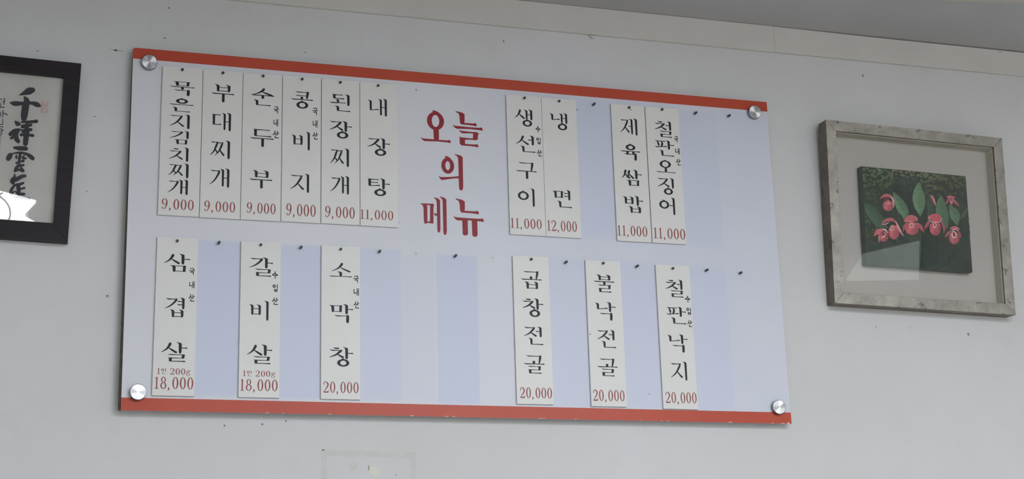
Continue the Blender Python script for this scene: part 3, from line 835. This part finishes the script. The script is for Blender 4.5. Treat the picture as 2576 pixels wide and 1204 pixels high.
# ------------------------------------------------------------------ framed flower painting
def rail(name, pts, z0, z1, parent, mats, lip=0.0):
    """mitred rail: pts = outer a, outer b, inner b, inner a (clockwise seen from the room)"""
    n = 4
    v = [(x, z0, -y) for x, y in pts] + [(x, z1, -y) for x, y in pts]
    f = [(3, 2, 1, 0), (4, 5, 6, 7)] + [(i, (i + 1) % n, (i + 1) % n + n, i + n) for i in range(n)]
    o = mesh_obj(name, v, f, None, parent, mats=mats, fm=[0, 1, 1, 1, 1, 1])
    b = o.modifiers.new('bevel', 'BEVEL'); b.width = .0004; b.segments = 2; b.limit_method = 'ANGLE'
    return o

def rot(lean, roll):
    return Matrix.Rotation(math.radians(lean), 3, 'X') @ Matrix.Rotation(math.radians(roll), 3, 'Y')

pic = empty('flower_painting', T(1.8833, .2773, -.024), rot(2.11, 1.17))
tag(pic, 'small painting of pink orchids in a deep worn silver shadow-box frame', 'picture')
W2, H2, fw_ = .4966 / 2, .4544 / 2, .0262
g = .0003
DEP = .038
O_ = [(-W2, -H2), (W2, -H2), (W2, H2), (-W2, H2)]
I_ = [(-W2 + fw_, -H2 + fw_), (W2 - fw_, -H2 + fw_), (W2 - fw_, H2 - fw_), (-W2 + fw_, H2 - fw_)]
for i in range(4):
    j = (i + 1) % 4
    a, b, c, d = O_[i], O_[j], I_[j], I_[i]
    dx, dy = (b[0] - a[0]), (b[1] - a[1]); L = math.hypot(dx, dy); dx, dy = dx / L * g, dy / L * g
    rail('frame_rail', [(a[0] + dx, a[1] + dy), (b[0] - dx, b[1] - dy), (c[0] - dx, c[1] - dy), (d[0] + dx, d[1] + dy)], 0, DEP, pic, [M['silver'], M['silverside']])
MATZ = .034
box('backing', -W2 + .01, W2 - .01, -H2 + .01, H2 - .01, MATZ, MATZ + .003, M['mat'], pic)
iw, ih = W2 - fw_ + .0006, H2 - fw_ + .0006
for nm, b_ in (('liner', (iw - .003, iw, -ih, ih)), ('liner', (-iw, -iw + .003, -ih, ih)), ('liner', (-iw, iw, -ih, -ih + .003)), ('liner', (-iw, iw, ih - .003, ih))):
    box(nm, b_[0], b_[1], b_[2], b_[3], .007, MATZ, M['liner'], pic)
box('glass_pane', -iw + .0005, iw - .0005, -ih + .0005, ih - .0005, .004, .006, M['glass'], pic)

def to_local(pic_o, u, v_, zl):
    """photo pixel -> (x, y) on the plane at local depth zl of a hung picture"""
    mw = pic_o.matrix_world; mi = mw.inverted()
    a, b = (u - 1288) / F, (v_ - 602) / F
    d = Vector(T(*[RC[0][i] * a + RC[1][i] * b + RC[2][i] for i in range(3)])) - Vector(T(0, 0, 0))
    o_ = mi @ Vector(T(*EYE)); dd = mi.to_3x3() @ d
    k = (zl - o_.y) / dd.y; q = o_ + dd * k
    return q.x, -q.z
CZ = .012
pic_m = pic.matrix_world
cc = [to_local(pic, *q, CZ) for q in ((2166.5, 417), (2430.2, 442.3), (2447, 683), (2180, 667))]
cx0 = (cc[0][0] + cc[3][0]) / 2; cx1 = (cc[1][0] + cc[2][0]) / 2; cy0 = (cc[0][1] + cc[1][1]) / 2; cy1 = (cc[2][1] + cc[3][1]) / 2
cv = box('canvas', cx0, cx1, cy0, cy1, CZ, MATZ - .0004, M['canvas'], pic, bev=.002)

class Paint:
    def __init__(s): s.v, s.f, s.c, s.k = [], [], [], 0
    def poly(s, q, cols):
        area = sum(q[i][0] * q[(i + 1) % len(q)][1] - q[(i + 1) % len(q)][0] * q[i][1] for i in range(len(q)))
        if area < 0: q, cols = q[::-1], cols[::-1]
        n = len(s.v); s.v += [(x, -s.k * 6e-6, -y) for x, y in q]; s.c += cols; s.f.append(tuple(range(n, n + len(q))))
    def stroke(s, px, col, col2=None, n=6, grad='len'):
        """px: crop pixels (x, y, width) of the 4.153x enlargement with origin (2140, 405)"""
        s.k += 1
        c1, c2 = lin(col), lin(col2 or col)
        sm = cr(px, n); L, Rr = [], []
        for i, (x, y, wd) in enumerate(sm):
            a, b = sm[max(0, i - 1)], sm[min(len(sm) - 1, i + 1)]
            dx, dy = b[0] - a[0], b[1] - a[1]; d = math.hypot(dx, dy) or 1e-9
            h = max(wd, .6) / 2
            L.append((x - dy / d * h, y + dx / d * h)); Rr.append((x + dy / d * h, y - dx / d * h))
        loc = lambda q: s.clip(to_local(pic, 2140 + q[0] / 4.153, 405 + q[1] / 4.153, CZ))
        L, Rr = [loc(q) for q in L], [loc(q) for q in Rr]
        m_ = len(sm)
        mixc = lambda t: tuple(c1[j] * (1 - t) + c2[j] * t for j in range(4))
        if grad == 'len':
            CL = CR = [mixc(i / (m_ - 1)) for i in range(m_)]
        else: CL = [c1] * m_; CR = [c2] * m_
        for i in range(m_ - 1): s.poly([L[i], L[i + 1], Rr[i + 1], Rr[i]], [CL[i], CL[i + 1], CR[i + 1], CR[i]])
        if px[0][2] > 3: s.capf(loc, sm[0], sm[1], CL[0])
        if px[-1][2] > 3: s.capf(loc, sm[-1], sm[-2], CL[-1])
    def capf(s, loc, e, pnt, col):
        ang = math.atan2(e[1] - pnt[1], e[0] - pnt[0])
        q = [loc((e[0] + e[2] / 2 * math.cos(ang + t), e[1] + e[2] / 2 * math.sin(ang + t))) for t in [math.pi * (-.5 + k / 6) for k in range(7)]]
        s.poly(q, [col] * 7)
    def clip(s, q):
        return (min(max(q[0], cx0 + .0015), cx1 - .0015), min(max(q[1], cy0 + .0015), cy1 - .0015))
    def build(s, name):
        o = mesh_obj(name, s.v, s.f, M['paint'], pic)
        at = o.data.color_attributes.new('Col', 'FLOAT_COLOR', 'POINT')
        at.data.foreach_set('color', [x for c in s.c for x in c])
        o.location = (0, CZ - .0002, 0); return o

pt = Paint(); random.seed(5)
# background foliage dabs
def dab(x, y, l, wd, ang, c, c2=None):
    dx, dy = math.cos(ang) * l / 2, math.sin(ang) * l / 2
    pt.stroke([(x - dx, y - dy, 1), (x, y, wd), (x + dx, y + dy, 1)], c, c2, 4)
def jit(c, a=10): return tuple(max(0, min(255, v + random.uniform(-a, a))) for v in c)
for i in range(240):
    x = random.uniform(130, 1190); top = 60 + (x - 110) * .09
    y = top + abs(random.gauss(0, 1)) * 170
    if y > 470: continue
    br = max(0, 1 - (y - top) / 420)
    lft = (x < 420)
    c = (74, 96, 56) if lft else ((92, 96, 58) if x < 900 else (74, 82, 40))
    if 420 < x < 700 and y > 170: c = (54, 66, 58)
    c = tuple(v * (.85 + .55 * br) for v in c)
    dab(x, y, random.uniform(24, 58), random.uniform(16, 32), random.uniform(-1.2, 1.2), jit(c, 9), jit(tuple(v * .75 for v in c), 7))
for i in range(60):
    x = random.uniform(120, 300) if i < 34 else random.uniform(1120, 1240); y = random.uniform(480, 900)
    c = (78, 102, 66) if i < 34 else (48, 68, 46)
    dab(x, y, random.uniform(30, 70), random.uniform(16, 30), random.uniform(-1.5, 1.5), jit(c, 8), jit((44, 60, 42), 6))
for x, y, r, c in [(292, 93, 32, (132, 146, 112)), (358, 97, 26, (112, 130, 96)), (470, 140, 24, (112, 128, 84)), (435, 182, 28, (104, 122, 80)), (578, 122, 30, (138, 134, 98)), (700, 150, 30, (146, 150, 108)),
                   (660, 110, 26, (112, 112, 74)), (778, 268, 44, (80, 92, 58)), (1090, 205, 44, (92, 98, 52)), (1125, 275, 38, (84, 94, 48)), (1165, 335, 34, (84, 92, 46)), (1180, 268, 26, (74, 82, 40)), (850, 300, 40, (64, 72, 42)),
                   (190, 250, 60, (68, 88, 54)), (240, 310, 60, (58, 82, 60)), (180, 345, 60, (76, 96, 58)), (205, 390, 44, (72, 90, 56)), (270, 425, 40, (70, 84, 50)), (320, 270, 56, (64, 84, 52))]:
    dab(x, y, r * 1.15, r * .8, random.uniform(-.8, .8), c, tuple(v * .8 for v in c))
# dark recess in the middle
for x, y, l, wd, a in [(470, 290, 150, 60, .6), (620, 420, 200, 70, 1.4), (640, 520, 160, 60, .2), (340, 560, 130, 60, .1), (780, 640, 140, 60, 1.)]:
    dab(x, y, l, wd, a, (40, 52, 46), (34, 42, 38))
# bottom dark leaves
for pts_, c, c2 in [([(735, 790, 4), (830, 900, 90), (860, 1000, 60), (840, 1120, 4)], (38, 62, 46), (30, 48, 40)), ([(725, 900, 4), (780, 960, 70), (820, 1030, 60), (850, 1130, 4)], (40, 70, 52), (26, 44, 38)),
                    ([(880, 1080, 4), (920, 1000, 80), (985, 960, 4)], (32, 48, 42), (38, 56, 48)), ([(960, 1100, 4), (1050, 1000, 70), (1090, 900, 4)], (26, 42, 38), (34, 52, 46)), ([(1110, 1020, 14), (1180, 950, 22), (1200, 860, 14)], (40, 62, 52), (34, 56, 46)),
                    ([(1060, 1040, 16), (1070, 1100, 22), (1120, 1110, 22), (1150, 1050, 16)], (44, 66, 56), (38, 58, 48)), ([(1160, 1100, 10), (1215, 1080, 60), (1250, 1130, 20)], (36, 56, 44), (30, 46, 38)),
                    ([(460, 880, 10), (540, 830, 70), (620, 850, 10)], (36, 58, 46), (32, 50, 42)), ([(230, 940, 6), (270, 890, 50), (320, 870, 6)], (50, 72, 48), (40, 60, 42)), ([(150, 830, 6), (200, 850, 50), (240, 890, 6)], (56, 74, 50), (44, 62, 44)),
                    ([(340, 900, 4), (355, 940, 26), (378, 990, 4)], (66, 90, 62), (52, 74, 54)), ([(1150, 750, 4), (1190, 710, 70), (1240, 690, 30)], (44, 66, 48), (38, 58, 42)), ([(1150, 800, 4), (1200, 760, 60), (1240, 740, 30)], (36, 56, 42), (32, 50, 38))]:
    pt.stroke(pts_, c, c2)
for k_, (x, y) in enumerate([(random.uniform(480, 1240), random.uniform(830, 1150)) for _ in range(40)]):
    dab(x, y, random.uniform(50, 110), random.uniform(18, 36), random.uniform(-1.6, 1.6), jit((50, 72, 56), 8), jit((34, 52, 42), 5))
# big leaves, with a darker centre vein
def leaf(pts_, c, c2, vein=None):
    c, c2 = tuple(v * 1.14 + 6 for v in c), tuple(v * 1.12 + 5 for v in c2)
    pt.stroke(pts_, c, c2, 8, 'side')
    q = [(x, y, 2.2) for x, y, _ in pts_]; pt.stroke(q, vein or tuple(v * .72 for v in c), None, 6)
    pt.stroke([(x - wd * .22, y, 3) for x, y, wd in pts_[1:-1]] if len(pts_) > 3 else q, tuple(v * 1.12 for v in c), None, 5)
leaf([(125, 440, 6), (185, 500, 95), (260, 590, 120), (320, 660, 90), (390, 700, 6)], (58, 88, 66), (46, 74, 56))
leaf([(803, 325, 2), (820, 420, 66), (830, 520, 72), (790, 640, 4)], (46, 70, 56), (40, 62, 50))
leaf([(438, 320, 2), (480, 400, 78), (530, 490, 112), (560, 560, 80), (548, 612, 4)], (84, 120, 84), (66, 100, 70))
leaf([(710, 218, 2), (702, 310, 96), (708, 400, 134), (716, 490, 100), (724, 575, 3)], (88, 124, 88), (74, 108, 76))
leaf([(935, 352, 2), (938, 440, 92), (948, 540, 130), (972, 620, 100), (1000, 700, 10)], (72, 106, 70), (60, 92, 62))
leaf([(1030, 470, 20), (1065, 530, 90), (1090, 590, 98), (1108, 678, 4)], (76, 112, 78), (64, 96, 66))
leaf([(1140, 610, 4), (1175, 560, 44), (1215, 490, 6)], (62, 84, 50), (52, 72, 44))
# orchids
PK, PK2, DK, LT = (196, 84, 92), (170, 66, 78), (150, 52, 66), (226, 168, 174)
def bulb(x, y, w_, h_, c=PK, c2=PK2):
    pt.stroke([(x, y + h_ * .5 * math.sin(t), w_ * math.cos(t) * (1 if t < 0 else .97)) for t in [math.radians(q) for q in (-86, -65, -45, -25, 0, 25, 45, 65, 86)]], c, c2, 4)
    li = tuple(min(255, v * 1.09 + 4) for v in c)
    pt.stroke([(x - w_ * .18, y - h_ * .1, w_ * .1), (x - w_ * .2, y + h_ * .14, w_ * .3), (x - w_ * .1, y + h_ * .34, w_ * .12)], li, c, 6)
    pt.stroke([(x + w_ * .34, y - h_ * .2, w_ * .06), (x + w_ * .36, y + h_ * .08, w_ * .16), (x + w_ * .2, y + h_ * .36, w_ * .08)], tuple(v * .84 for v in c2), c2, 6)
# far upper left flower
pt.stroke([(300, 400, 4), (340, 365, 26), (385, 362, 34), (425, 385, 20)], (204, 88, 96), (188, 78, 90)); bulb(385, 470, 112, 110); pt.stroke([(418, 372, 10), (440, 420, 22), (442, 488, 8)], LT, (210, 130, 140))
pt.stroke([(345, 450, 8), (385, 430, 40), (410, 430, 10)], (206, 110, 120), (190, 80, 92)); pt.stroke([(375, 452, 8), (398, 446, 9)], (228, 180, 180)); pt.stroke([(335, 440, 14), (350, 400, 20), (395, 398, 14)], (120, 44, 54))
# pair lower left
pt.stroke([(240, 780, 12), (280, 740, 54), (325, 718, 24)], (192, 80, 84), (206, 96, 100)); bulb(335, 790, 105, 110, (186, 76, 86), (168, 62, 76)); pt.stroke([(290, 850, 8), (292, 790, 16)], (206, 120, 120))
pt.stroke([(330, 715, 8), (358, 722, 20), (380, 752, 8)], (224, 180, 182)); pt.stroke([(322, 798, 10), (338, 794, 12), (354, 768, 8)], (232, 206, 204)); pt.stroke([(325, 740, 10), (340, 770, 20)], (112, 40, 50))
bulb(445, 745, 118, 150, (194, 82, 92), (174, 66, 80)); pt.stroke([(320, 650, 8), (365, 620, 30), (420, 612, 34), (465, 640, 20)], (196, 78, 90), (182, 66, 82)); pt.stroke([(318, 662, 6), (360, 660, 10), (392, 640, 6)], LT)
pt.stroke([(468, 640, 8), (490, 690, 22), (520, 745, 20), (548, 788, 4)], LT, (208, 110, 120)); pt.stroke([(408, 720, 8), (425, 680, 24), (450, 708, 10)], (222, 164, 168), (206, 130, 138)); pt.stroke([(415, 728, 6), (438, 718, 8)], (236, 216, 212))
# centre flower
pt.stroke([(690, 650, 14), (725, 690, 40), (762, 752, 5)], (190, 80, 88), (176, 66, 78)); pt.stroke([(575, 650, 14), (552, 690, 26), (545, 740, 5)], (170, 64, 74)); bulb(632, 705, 148, 140)
pt.stroke([(560, 625, 24), (610, 600, 66), (660, 605, 60), (686, 620, 20)], (204, 84, 92), (188, 72, 84)); pt.stroke([(566, 640, 4), (610, 632, 6), (640, 640, 4)], LT); pt.stroke([(682, 632, 4), (690, 600, 6), (660, 578, 4)], (216, 140, 146))
pt.stroke([(612, 670, 10), (628, 652, 11), (650, 668, 11), (640, 695, 11), (618, 692, 10), (612, 672, 8)], (222, 176, 178)); pt.stroke([(620, 720, 3), (618, 750, 4)], (210, 130, 140)); pt.stroke([(650, 715, 3), (654, 750, 4)], (150, 56, 70))
# right-centre flower
pt.stroke([(815, 630, 16), (790, 670, 36), (765, 715, 5)], (184, 76, 84), (168, 62, 74)); pt.stroke([(940, 640, 16), (968, 700, 30), (965, 760, 5)], (176, 72, 80), (160, 58, 70)); bulb(876, 705, 124, 150, (190, 80, 90), (166, 62, 78))
pt.stroke([(822, 590, 40), (860, 592, 84), (905, 600, 80), (938, 612, 24)], (202, 66, 78), (188, 60, 74)); pt.stroke([(812, 570, 5), (820, 628, 9), (870, 638, 8), (925, 636, 9), (944, 600, 5)], LT)
pt.stroke([(862, 650, 7), (856, 672, 8), (872, 698, 8), (886, 672, 8), (876, 645, 7)], (232, 208, 206)); pt.stroke([(872, 655, 8), (874, 676, 10)], (100, 36, 46)); pt.stroke([(868, 715, 3), (862, 770, 4)], (150, 54, 68))
# far right flowers
pt.stroke([(830, 362, 16), (855, 400, 28), (880, 470, 4)], (196, 72, 80), (206, 104, 112)); pt.stroke([(842, 368, 3), (868, 410, 5), (884, 455, 3)], LT)
pt.stroke([(1000, 375, 16), (1040, 378, 34), (1085, 385, 10)], (196, 90, 100), (184, 80, 92)); pt.stroke([(1015, 400, 20), (1000, 430, 24), (985, 450, 4)], (176, 72, 86)); pt.stroke([(1060, 405, 24), (1095, 440, 28), (1130, 475, 5)], (186, 84, 96), (172, 70, 84))
pt.stroke([(1030, 400, 14), (1045, 432, 34), (1045, 460, 14)], (180, 72, 86)); pt.stroke([(1036, 420, 5), (1044, 438, 7), (1056, 428, 5)], (230, 190, 192))
# lower right flower
pt.stroke([(1038, 735, 14), (1005, 765, 30), (975, 800, 5)], (180, 78, 86), (162, 60, 72)); pt.stroke([(1115, 730, 12), (1138, 770, 20), (1142, 805, 4)], (170, 64, 76)); bulb(1075, 805, 112, 130, (194, 86, 94), (168, 62, 78))
pt.stroke([(1040, 705, 20), (1085, 700, 38), (1125, 712, 14)], (190, 78, 88), (206, 108, 116)); pt.stroke([(1045, 730, 6), (1080, 715, 10), (1118, 735, 6)], LT)
pt.stroke([(1058, 742, 8), (1050, 770, 10), (1062, 798, 10), (1088, 796, 10), (1094, 762, 10), (1072, 735, 9), (1058, 742, 8)], (232, 212, 208)); pt.stroke([(1070, 752, 12), (1076, 782, 16)], (84, 36, 40))
pt.build('painted_orchids')

# ------------------------------------------------------------------ framed calligraphy
cal = empty('calligraphy_picture', T(-.1052, .0470, -.003), rot(0.4, 1.35))
tag(cal, 'dark wood frame holding black brush calligraphy on white paper, cut off by the left edge', 'picture')
LW, LH, LF = .56, .3915, .0335
O_ = [(-LW, 0), (0, 0), (0, LH), (-LW, LH)]
I_ = [(-LW + LF, LF), (-LF, LF), (-LF + .002, LH - LF - .004), (-LW + LF, LH - LF - .004)]
for i in range(4):
    j = (i + 1) % 4
    a, b, c, d = O_[i], O_[j], I_[j], I_[i]
    o = rail('frame_rail', [a, b, c, d], 0, .0225, cal, [M['wood'], M['wood']])
    o.modifiers['bevel'].width = .0004
box('paper', -LW + .02, -.02, .02, LH - .02, .012, .0135, M['paper'], cal)
box('glass_pane', -LW + LF, -LF + .001, LF, LH - LF - .003, .006, .008, M['glass'], cal)
PZ = .012
def cal_px(q, crop):
    ox, oy, s = crop
    return to_local(cal, ox + q[0] / s, oy + q[1] / s, PZ)
CA, CB, CD = (0, 120, 4.011), (0, 420, 5.473), (0, 100, 2.229)
INK = [(CA, [
 [(328, 428, 46), (290, 438, 62), (240, 460, 32), (195, 478, 4)], [(104, 554, 10), (150, 563, 42), (230, 562, 28), (320, 558, 28), (370, 573, 44), (398, 585, 26)], [(246, 498, 14), (268, 535, 52), (256, 600, 62), (245, 680, 60), (242, 712, 50)],
 [(152, 742, 10), (178, 766, 40), (200, 772, 18)], [(212, 826, 12), (150, 832, 26), (104, 872, 32)], [(190, 826, 22), (160, 870, 34), (112, 914, 20)], [(168, 880, 26), (165, 915, 42), (184, 944, 34)],
 [(368, 742, 30), (330, 746, 24), (220, 750, 16)], [(230, 795, 34), (312, 778, 24)], [(235, 842, 34), (312, 826, 26)], [(212, 878, 26), (270, 878, 20), (332, 886, 24)], [(272, 770, 26), (268, 860, 48), (256, 968, 42)],
 [(145, 1008, 20), (200, 1014, 38), (262, 1018, 34)], [(128, 1066, 8), (104, 1085, 44), (84, 1118, 42)], [(130, 1066, 8), (200, 1058, 18), (262, 1070, 22), (305, 1095, 36), (330, 1116, 34)],
 [(206, 1062, 20), (200, 1100, 26), (192, 1140, 20)], [(165, 1082, 8), (165, 1110, 20)], [(245, 1085, 8), (232, 1112, 22), (262, 1116, 14)], [(168, 1162, 20), (200, 1150, 16), (236, 1142, 22)], [(178, 1196, 18), (236, 1184, 20)]]),
 (CD, [[(108, 700, 14), (90, 722, 14), (88, 733, 14)], [(84, 734, 12), (105, 728, 10), (124, 733, 14)], [(118, 716, 7), (128, 734, 16)]]),
 (CB, [[(192, 98, 12), (204, 128, 26), (165, 190, 46), (185, 225, 30)], [(346, 122, 34), (300, 130, 44), (235, 165, 50), (170, 195, 40)], [(322, 220, 22), (270, 238, 34), (200, 255, 26), (155, 320, 38), (150, 370, 32)],
 [(240, 240, 30), (255, 290, 52), (258, 340, 44), (255, 378, 30)], [(240, 300, 20), (300, 298, 22), (335, 288, 26)], [(152, 378, 34), (205, 335, 14), (250, 368, 32), (330, 372, 32)], [(190, 406, 14), (260, 412, 26), (330, 424, 26), (405, 440, 32)]])]
p = Print(); kk = 0
for crop, strokes in INK:
    for st in strokes:
        kk += 1
        for po in ribbon([(x, y, wd * 1.12 + 3) for x, y, wd in st]): p.poly([cal_px(q, crop) for q in po], -kk * 8e-6)
p.build('brush_lettering', M['brush'], cal, PZ - .0003)
p = Print(); kk = 0
for st in [[(0, 520, 10), (18, 518, 10)], [(45, 510, 10), (42, 548, 12), (40, 575, 8)], [(20, 545, 7), (40, 543, 8)], [(8, 560, 8), (8, 600, 9)], [(0, 601, 9), (40, 600, 12)], [(4, 650, 9), (6, 690, 9)], [(30, 632, 8), (30, 665, 12), (26, 700, 8)], [(28, 660, 10), (50, 664, 10), (74, 676, 12)],
           [(28, 718, 7), (28, 765, 9)], [(0, 774, 9), (28, 775, 9)], [(0, 795, 8), (30, 800, 10)], [(5, 815, 9), (32, 832, 10)], [(0, 838, 8), (34, 836, 8)], [(10, 850, 7), (10, 875, 7)], [(20, 850, 7), (19, 875, 7)], [(2, 884, 9), (9, 888, 9)], [(3, 912, 8), (8, 914, 8)], [(3, 940, 7), (8, 942, 7)], [(3, 970, 6), (7, 971, 6)], [(2, 1003, 6), (6, 1004, 6)]]:
    kk += 1
    for po in ribbon(st): p.poly([cal_px(q, CA) for q in po], -kk * 8e-6)
p.build('side_lettering', M['brush2'], cal, PZ - .0003)
p = Print(); p.poly([cal_px(q, CA) for q in [(420, 537), (482, 540), (488, 548), (485, 645), (478, 656), (418, 652), (412, 642), (416, 545)]], 0); sl = p.build('seal_stamp', M['seal'], cal, PZ - .0002)
p = Print(); kk = 0
for st in [[(425, 572, 6), (450, 580, 7), (478, 570, 6)], [(418, 545, 4), (414, 648, 4)], [(484, 548, 4), (480, 650, 4)], [(416, 652, 5), (478, 655, 4)], [(432, 545, 3), (428, 640, 4)]]:
    kk += 1
    for po in ribbon(st): p.poly([cal_px(q, CA) for q in po], -kk * 8e-6)
o = p.build('seal_mark', M['seal2'], sl, -.0001)
